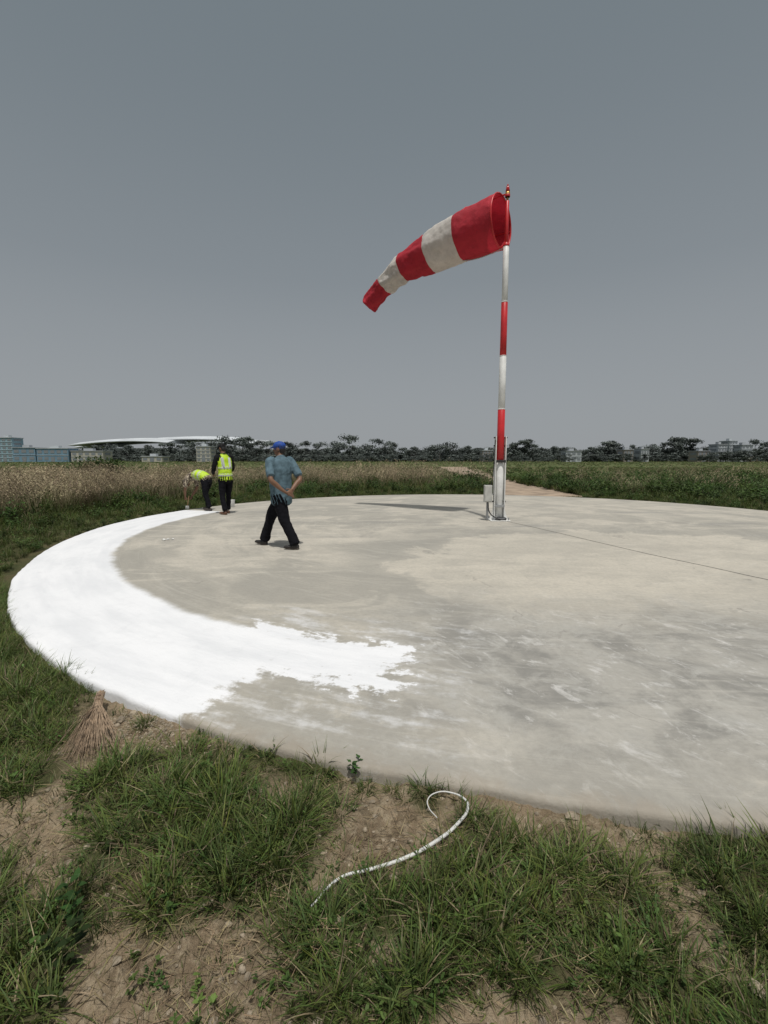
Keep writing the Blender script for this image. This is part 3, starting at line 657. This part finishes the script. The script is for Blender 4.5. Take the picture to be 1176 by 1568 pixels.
# ------------------------------------------------------------ twig broom lying on the verge
br=empty('twig_broom',(-1.695,2.585,-.03),0); twm=mat('dry_twigs',(.36,.265,.18),.8,var=.5,scale=30)
V=[];Fc=[]
dirb=Vector((.256,-.54,0)).normalized(); sdb=Vector((dirb.y,-dirb.x,0))
for i in range(200):
    fan=max(-.34,min(.34,random.gauss(0,.13))); L=random.uniform(.34,.53); o0=Vector((random.gauss(0,.009),random.gauss(0,.009),.05+random.gauss(0,.006)))
    dv=(dirb*math.cos(fan)+sdb*math.sin(fan)); p0=o0-dirb*.12
    pts=[p0,o0+dirb*.04,o0+dv*L*.5+Vector((0,0,random.gauss(.0,.01))),o0+dv*L+Vector((random.gauss(0,.012),random.gauss(0,.012),-.02+random.gauss(0,.012)))]
    n0=len(V)
    for k_,p in enumerate(pts):
        r_w=[.0020,.0022,.0016,.0008][k_]
        for j in range(3): a_=2.094*j; V.append(p+sdb*r_w*math.cos(a_)+Vector((0,0,1))*r_w*math.sin(a_))
    for k_ in range(3):
        for j in range(3): a0=n0+k_*3+j;a1=n0+k_*3+(j+1)%3; Fc.append((a0,a1,a1+3,a0+3))
mesh_np('twigs',V,Fc,[twm],parent=br)
cord=mat('binding_cord',(.22,.15,.10),.8)
for dd in (-.07,-.02): cyl('binding',Vector((0,0,.05))+dirb*dd,Vector((0,0,.05))+dirb*(dd+.015),.022,.022,cord,br,16)

# ------------------------------------------------------------ stones / clods
st=mat('stones',(.29,.24,.175),.9,var=.4,scale=20,bump=.5)
V=[];Fc=[]
def stone(x,y,s):
    n0=len(V); zz=float(gh(np.array([x]),np.array([y]))[0]); sq=(random.uniform(.7,1.2),random.uniform(.7,1.2),random.uniform(.4,.7)); ph=random.random()*20
    for i in range(5):
        la=-math.pi/2+math.pi*i/4
        for j in range(7):
            lo=2*math.pi*j/7; v=Vector((math.cos(la)*math.cos(lo),math.cos(la)*math.sin(lo),math.sin(la))); k_=1+.4*mnoise.noise(v*1.5+Vector((ph,0,0)))
            V.append((x+v.x*s*k_*sq[0],y+v.y*s*k_*sq[1],zz+v.z*s*k_*sq[2]+s*.1))
    for i in range(4):
        for j in range(7): a0=n0+i*7+j;a1=n0+i*7+(j+1)%7; Fc.append((a0,a1,a1+7,a0+7))
cand=[(random.uniform(-2.8,2.4),random.uniform(.7,3.2)) for i in range(4200)]
ca=np.array(cand); gmv=gmask(ca[:,0],ca[:,1]); prv=pad_r(ca[:,0],ca[:,1])
for i,(x,y) in enumerate(cand):
    if prv[i]<PR+.01 or random.random()<gmv[i]*1.1: continue
    stone(x,y,random.choice([.003,.004,.006,.008,.012]) if random.random()<.96 else random.uniform(.015,.03))
for i in range(700):
    x=random.gauss(-1.28,.2); y=random.gauss(2.46,.14)
    if pad_r(np.array([x]),np.array([y]))[0]>PR+.01: stone(x,y,random.uniform(.003,.011))
mesh_np('stones',V,Fc,[st])
V=[];Fc=[]
for (x,y) in [(-3.9,8.2),(-3.95,8.15),(-3.82,8.22)]:
    stone(x,y,.028)
V=[(v[0],v[1],v[2]+.172) for v in V]
mesh_np('rubble_on_pad',V,Fc,[whp])

# ------------------------------------------------------------ people
skin=mat('brown_skin',(.20,.105,.062),.55,var=.12); hair=mat('black_hair',(.012,.011,.01),.6)
class Body:
    def __init__(s): s.V=[];s.F=[];s.L=[]
    def tube(s,pts,radii,lab,up=(0,1,0),seg=18,step=.012):
        P=[Vector(p) for p in pts]; R=[(r,r) if not isinstance(r,tuple) else r for r in radii]
        n=len(P)-1; Ls=[(P[i+1]-P[i]).length for i in range(n)]
        rings=[]
        for i in range(n):
            m_=max(2,int(Ls[i]/step))
            for k in range(m_): rings.append(i+k/m_)
        rings.append(n)
        def ev(u,arr): return catmull(arr,u)
        PA=[tuple(p) for p in P]
        cs=[(Vector(ev(u,PA)),ev(u,R)) for u in rings]
        t0=(cs[1][0]-cs[0][0]).normalized(); t1=(cs[-1][0]-cs[-2][0]).normalized(); r0=min(cs[0][1]); r1=min(cs[-1][1])
        pre=[(cs[0][0]-t0*r0*f*.35,np.array(cs[0][1])*g_) for f,g_ in ((1,.05),(.85,.5),(.5,.85))]
        post=[(cs[-1][0]+t1*r1*f*.35,np.array(cs[-1][1])*g_) for f,g_ in ((.5,.85),(.85,.5),(1,.05))]
        cs=pre+cs+post; n0=len(s.V); up=Vector(up)
        for i,(c,r) in enumerate(cs):
            a_=cs[min(i+1,len(cs)-1)][0]-cs[max(i-1,0)][0]; a_.normalize()
            sd_=up.cross(a_)
            if sd_.length<.1: sd_=Vector((1,0,0)).cross(a_)
            sd_.normalize(); fw=a_.cross(sd_)
            for j in range(seg):
                q_=2*math.pi*j/seg; s.V.append(c+sd_*r[0]*math.cos(q_)+fw*r[1]*math.sin(q_)); s.L.append(lab)
        for i in range(len(cs)-1):
            for j in range(seg): a0=n0+i*seg+j;a1=n0+i*seg+(j+1)%seg; s.F.append((a0,a1,a1+seg,a0+seg))
        s.F.append(tuple(n0+j for j in range(seg))[::-1]); e=n0+(len(cs)-1)*seg; s.F.append(tuple(e+j for j in range(seg)))
    def ell(s,c,r,lab,M=None,nl=14,ns=20):
        n0=len(s.V); c=Vector(c); M=M or Matrix.Identity(3)
        for i in range(nl+1):
            la=-math.pi/2+math.pi*i/nl*.999+.0005
            for j in range(ns):
                lo=2*math.pi*j/ns; s.V.append(c+M@Vector((r[0]*math.cos(la)*math.cos(lo),r[1]*math.cos(la)*math.sin(lo),r[2]*math.sin(la)))); s.L.append(lab)
        for i in range(nl):
            for j in range(ns): a0=n0+i*ns+j;a1=n0+i*ns+(j+1)%ns; s.F.append((a0,a1,a1+ns,a0+ns))
        s.F.append(tuple(n0+j for j in range(ns))[::-1]); e=n0+nl*ns; s.F.append(tuple(e+j for j in range(ns)))
    def head(s,c,M,hairlab,skinlab,cap=None,eye=None):
        c=Vector(c); T=lambda v:c+M@Vector(v)
        s.ell(T((0,0,.015)),(.074,.092,.098),skinlab,M); s.ell(T((0,.022,-.045)),(.056,.066,.068),skinlab,M)
        s.tube([T((0,.085,.02)),T((0,.108,-.018))],[.008,.013],skinlab,seg=10); s.ell(T((0,.088,-.05)),(.022,.01,.008),'lip',M,8,10)
        for q_ in (-1,1):
            s.ell(T((q_*.077,-.005,0)),(.010,.020,.032),skinlab,M,8,10); s.ell(T((q_*.03,.082,.012)),(.012,.008,.007),'eye',M,8,10)
            s.ell(T((q_*.03,.084,.03)),(.018,.008,.005),hairlab,M,6,10)
        s.ell(T((0,-.018,.030)),(.080,.088,.094),hairlab,M); s.ell(T((0,-.05,-.01)),(.068,.052,.07),hairlab,M)
        if cap:
            s.ell(T((0,-.006,.055)),(.089,.105,.078),cap,M); s.tube([T((0,.06,.048)),T((0,.12,.040)),T((0,.155,.030))],[(.075,.008),(.070,.008),(.045,.007)],cap,up=M@Vector((0,0,1)),seg=16); s.ell(T((0,0,.132)),(.012,.012,.008),cap,M,6,8)
    def hand(s,w,d,nrm,sd,lab,curl=.5):
        w=Vector(w);d=Vector(d).normalized();nrm=Vector(nrm); nrm=(nrm-d*nrm.dot(d)).normalized(); s_=d.cross(nrm).normalized()*sd
        s.tube([w-d*.02,w+d*.03,w+d*.085],[(.022,.018),(.034,.015),(.040,.013)],lab,up=nrm,seg=14)
        for k,(o,l) in enumerate([(-.031,.068),(-.010,.078),(.011,.073),(.031,.056)]):
            b0=w+d*.075+s_*o; a1=curl*.5;a2=curl*1.4; p1=b0+(d*math.cos(a1)+nrm*math.sin(a1))*l*.5; p2=p1+(d*math.cos(a2)+nrm*math.sin(a2))*l*.5
            s.tube([b0-d*.01,p1,p2],[.0092,.0086,.0072],lab,seg=10)
        b0=w+d*.02-s_*.028; p1=b0+(d*.6-s_*.75+nrm*.2).normalized()*.04; p2=p1+(d*.85-s_*.25+nrm*.45).normalized()*.032
        s.tube([b0,p1,p2],[.014,.011,.009],lab,seg=10)
    def twist(s,z0,z1,ang):
        for i,v in enumerate(s.V):
            f=min(1,max(0,(v.z-z0)/(z1-z0))); a_=ang*f*f*(3-2*f); c_,s_=math.cos(a_),math.sin(a_)
            s.V[i]=Vector((v.x*c_-v.y*s_,v.x*s_+v.y*c_,v.z))
    def build(s,name,mats,parent,clothlabs,vox=.0075,fold=.012,seed=0):
        labs=list(mats.keys())
        src=mesh_np(name+'_src',s.V,s.F); md=src.modifiers.new('r','REMESH'); md.mode='VOXEL'; md.voxel_size=vox; md.adaptivity=0
        sm=src.modifiers.new('s','SMOOTH'); sm.factor=.5; sm.iterations=2
        dg=bpy.context.evaluated_depsgraph_get(); me=D.meshes.new_from_object(src.evaluated_get(dg)); 
        kd=kdtree.KDTree(len(s.V))
        for i,v in enumerate(s.V): kd.insert(v,i)
        kd.balance()
        vl=[s.L[kd.find(v.co)[1]] for v in me.vertices]
        nr_=[v.normal.copy() for v in me.vertices]
        for i,v in enumerate(me.vertices):
            if vl[i] in clothlabs:
                p=v.co; q_=Vector((p.x*9+seed,p.y*9,p.z*5)); f=mnoise.noise(q_)+.5*mnoise.noise(q_*2.3)
                rd=1-abs(mnoise.noise(Vector((p.x*7+seed*2,p.y*7,p.z*13))))*2.2
                v.co=p+nr_[i]*fold*(f*.9+rd*.35)
        me.materials.clear()
        for l in labs: me.materials.append(mats[l])
        for p in me.polygons:
            p.material_index=labs.index(vl[p.vertices[0]]); p.use_smooth=True
        o=D.objects.new(name,me); link(o,parent); D.objects.remove(src); return o
lip=mat('lips',(.16,.07,.05),.5); eyem=mat('eyes',(.05,.045,.04),.3)
def RM(yaw=0,pitch=0,roll=0): return (Matrix.Rotation(yaw,3,'Z')@Matrix.Rotation(pitch,3,'X')@Matrix.Rotation(roll,3,'Y'))
def shoe(B,ank,fd,lab,sole,pitch=0):
    ank=Vector(ank); fd=Vector(fd).normalized(); dz=Vector((0,0,1))
    f2=(fd*math.cos(pitch)-dz*math.sin(pitch)); 
    heel=ank-f2*.05-dz*.045; toe=heel+f2*.25
    B.tube([heel,heel+f2*.08,heel+f2*.17,toe-f2*.02],[(.034,.038),(.038,.040),(.046,.028),(.040,.020)],lab,up=dz,seg=16)
    B.tube([heel-dz*.030,heel+f2*.12-dz*.028,toe-dz*.014-f2*.015],[(.036,.010),(.042,.009),(.042,.008)],sole,up=dz,seg=16)

# --- man in blue shirt, hands clasped behind, mid-stride (local +Y = forward, +X = right)
man=empty('man_in_blue_shirt',(-1.68,7.50,0),math.radians(68))
B=Body()
B.tube([(0,0,.74),(0,-.005,.84),(0,.0,1.0),(0,.01,1.15),(0,.0,1.30),(0,-.01,1.40),(0,-.01,1.475)],[(.182,.155),(.184,.160),(.178,.155),(.186,.157),(.200,.145),(.185,.115),(.085,.075)],'shirt')
B.tube([(0,-.01,1.44),(0,.005,1.54)],[.058,.054],'skin'); B.tube([(0,-.012,1.462),(0,-.005,1.492)],[.072,.066],'shirt')
B.head((0,.02,1.605),RM(math.radians(38),math.radians(-4)),'hair','skin','cap')
B.tube([(0,0,.92),(0,0,.80)],[(.160,.130),(.163,.138)],'trousers')
B.tube([(.080,.01,.86),(.085,.17,.66),(.085,.275,.48),(.08,.335,.30),(.075,.405,.10)],[(.104,.112),.098,.082,.076,.080],'trousers')
B.tube([(-.080,-.01,.86),(-.085,-.06,.66),(-.085,-.11,.47),(-.08,-.20,.29),(-.075,-.29,.10)],[(.104,.112),.098,.082,.076,.080],'trousers')
shoe(B,(.075,.415,.088),(.10,1,0),'shoe','sole',-.05); shoe(B,(-.075,-.30,.09),(-.25,1,0),'shoe','sole',.04)
for q_ in (-1,1):
    sh=(q_*.185,-.01,1.405); el=(q_*.255,-.17,1.13); wr=(q_*.06,-.24,.935+.02*q_)
    mid=((sh[0]+el[0])/2+q_*.008,(sh[1]+el[1])/2,(sh[2]+el[2])/2)
    B.tube([(q_*.13,-.01,1.42),sh,mid,(el[0]-q_*.008,el[1]+.018,el[2]+.06)],[.070,.073,.066,.064],'shirt')
    B.tube([mid,el,((el[0]*.6+wr[0]*.4),(el[1]*.6+wr[1]*.4),(el[2]*.6+wr[2]*.4)),wr],[.046,.041,.040,.027],'skin')
    B.hand(wr,(-q_*.75,-.12,-.45),(0,.9,-.2),q_,'skin',.55)
B.twist(.72,1.02,math.radians(-28))
shirt=mat('blue_cotton_shirt',(.105,.165,.20),.85,var=.25,scale=14,bump=.3,bscale=200,spec=.2)
trous=mat('black_trousers',(.009,.009,.012),.9,var=.3,scale=14,bump=.2,bscale=200,spec=.12)
B.build('body',{'shirt':shirt,'skin':skin,'hair':hair,'cap':mat('blue_cap',(.02,.07,.32),.7,spec=.3),'trousers':trous,'shoe':mat('dark_leather',(.02,.017,.015),.5),'sole':mat('rubber_sole',(.14,.11,.09),.8),'lip':lip,'eye':eyem},man,{'shirt','trousers'},seed=1)

# --- worker standing, high-visibility vest
hv=mat('high_visibility_yellow',(.46,.66,.02),.6,var=.1); refl=mat('reflective_tape',(.50,.52,.50),.35); blk=mat('black_shirt',(.010,.010,.011),.85,spec=.15)
wk=empty('standing_worker',(-4.17,12.15,0),math.radians(48)); wk.scale=(1.03,1.03,1.05)
B=Body()
B.tube([(0,0,.86),(0,.01,1.0),(0,.03,1.15),(0,.055,1.32),(0,.065,1.42),(0,.07,1.50)],[(.175,.135),(.172,.135),(.180,.138),(.195,.130),(.175,.108),(.075,.07)],'vest')
for z,y_o in ((.98,.008),(1.16,.032)): B.tube([(0,y_o,z-.018),(0,y_o,z+.018)],[(.187,.148)]*2,'tape')
for q_ in (-1,1): B.tube([(q_*.09,-.105,1.18),(q_*.10,-.075,1.30),(q_*.10,-.035,1.41)],[(.018,.02)]*3,'tape')
B.tube([(0,.065,1.46),(0,.09,1.57)],[.060,.054],'skin'); B.tube([(0,.065,1.48),(0,.075,1.52)],[.072,.066],'black')
B.head((0,.115,1.64),RM(math.radians(12),math.radians(-18)),'hair','skin','capb')
B.tube([(0,0,.96),(0,0,.82)],[(.160,.122),(.165,.13)],'trousers')
B.tube([(.09,0,.90),(.10,.05,.66),(.10,.075,.48),(.10,.09,.30),(.10,.12,.12)],[(.098,.105),.088,.068,.062,.062],'trousers')
B.tube([(-.09,0,.90),(-.10,.01,.66),(-.11,-.01,.48),(-.12,-.06,.30),(-.12,-.11,.12)],[(.098,.105),.088,.068,.062,.062],'trousers')
shoe(B,(.10,.12,.088),(.15,1,0),'shoe','sole'); shoe(B,(-.12,-.11,.088),(-.15,1,0),'shoe','sole')
for q_ in (-1,1):
    sh=(q_*.185,.06,1.42); el=(q_*.26,.10,1.14); wr=(q_*.17,.30,1.02)
    B.tube([(q_*.12,.06,1.43),sh,(q_*.235,.075,1.28),el,(q_*.225,.19,1.08),wr],[.066,.068,.058,.050,.045,.036],'black')
    B.hand(wr,(-q_*.35,.8,-.25),(-q_*.9,0,-.3),q_,'skin',.8)
B.build('body',{'vest':hv,'tape':refl,'skin':skin,'hair':hair,'capb':blk,'black':blk,'trousers':trous,'shoe':mat('brown_sandal',(.12,.06,.035),.6),'sole':mat('sandal_sole',(.2,.12,.08),.8),'lip':lip,'eye':eyem},wk,{'vest','trousers','black'},seed=5)

# --- worker bending over, painting the rim
pat,t,b=newmat('patterned_shirt'); tc=t.n('ShaderNodeTexCoord').outputs['Object']
t.put(b.inputs['Base Color'],t.mix(t.mr(t.noise(tc,26,3,.5),.46,.54),(.40,.34,.25),(.07,.05,.04))); b.inputs['Roughness'].default_value=.85
bw=empty('bending_worker',(-5.15,13.1,0),math.radians(72))
B=Body()
B.tube([(0,-.14,.90),(0,-.02,.97),(0,.14,1.01),(0,.22,.998)],[(.165,.135),(.168,.138),(.178,.135),(.183,.13)],'vest',up=(0,.3,-1))
B.tube([(0,.18,.985),(0,.30,.97),(0,.40,.92),(0,.47,.87)],[(.180,.125),(.190,.124),(.165,.105),(.075,.07)],'shirt',up=(0,.3,-1))
B.tube([(0,-.165,.87),(0,-.11,.92)],[(.170,.140)]*2,'shirt',up=(0,.3,-1))
for k in ((0,.03,.99),(0,.17,1.005)): B.tube([(0,k[1]-.02,k[2]-.004),(0,k[1]+.02,k[2])],[(.186,.148)]*2,'tape',up=(0,0,-1))
B.tube([(0,.45,.88),(0,.53,.81)],[.058,.054],'skin')
B.head((0,.575,.765),RM(0,math.radians(-78)),'hair','skin')
B.tube([(0,-.10,.93),(0,-.14,.78)],[(.160,.13),(.165,.13)],'trousers')
B.tube([(.09,-.12,.86),(.12,-.05,.66),(.13,.02,.47),(.13,-.01,.29),(.13,-.04,.12)],[(.102,.108),.090,.070,.062,.062],'trousers')
B.tube([(-.09,-.12,.86),(-.11,-.16,.66),(-.13,-.18,.47),(-.13,-.24,.29),(-.13,-.30,.12)],[(.102,.108),.090,.070,.062,.062],'trousers')
shoe(B,(.13,-.05,.088),(.1,1,0),'shoe','sole'); shoe(B,(-.13,-.31,.088),(-.1,1,0),'shoe','sole')
for q_ in (-1,1):
    sh=(q_*.185,.38,.90); el=(q_*.24,.42,.62); wr=(q_*.13,.52,.38)
    B.tube([(q_*.12,.36,.94),sh,(q_*.22,.40,.76),(el[0],el[1],el[2]+.06)],[.066,.070,.064,.062],'shirt')
    B.tube([(q_*.22,.40,.74),el,(q_*.19,.47,.50),wr],[.046,.042,.038,.027],'skin')
    B.hand(wr,(-q_*.3,.25,-.9),(-q_*.8,.3,0),q_,'skin',.9)
B.build('body',{'vest':hv,'tape':refl,'shirt':pat,'skin':skin,'hair':hair,'trousers':trous,'shoe':mat('worn_shoe',(.05,.04,.035),.7),'sole':blk,'lip':lip,'eye':eyem},bw,{'vest','trousers','shirt'},seed=9)
pb=empty('paint_brush',(-5.15,13.1,0),math.radians(72))
cyl('handle',(.07,.56,.40),(.05,.62,.10),.013,.013,mat('wood_handle',(.35,.22,.11),.6),pb,12); bbox('bristles',(.05,.625,.055),(.10,.04,.09),whp,pb)

def bucket(loc,m,s=1.):
    root=empty('paint_bucket',loc); V=[];Fc=[]; seg=28
    prof=[(.0,.002),(.115,.002),(.12,.01),(.138,.27),(.145,.272),(.145,.285),(.132,.285),(.128,.26),(.112,.22),(.0,.22)]
    for r,z in prof:
        for i in range(seg): a_=2*math.pi*i/seg; V.append((max(r,.0005)*s*math.cos(a_),max(r,.0005)*s*math.sin(a_),z*s))
    for k in range(len(prof)-1):
        for i in range(seg): a0=k*seg+i;a1=k*seg+(i+1)%seg; Fc.append((a0,a1,a1+seg,a0+seg))
    mesh_np('pail',V,Fc,[m],parent=root,smooth=True).modifiers.new('e','EDGE_SPLIT')
    curve('handle',[(-.145*s,0,.26*s),(-.10*s,-.10*s,.19*s),(0,-.15*s,.15*s),(.10*s,-.10*s,.19*s),(.145*s,0,.26*s)],.003,galv,root)
bucket((-4.66,14.0,0),whp,.75)
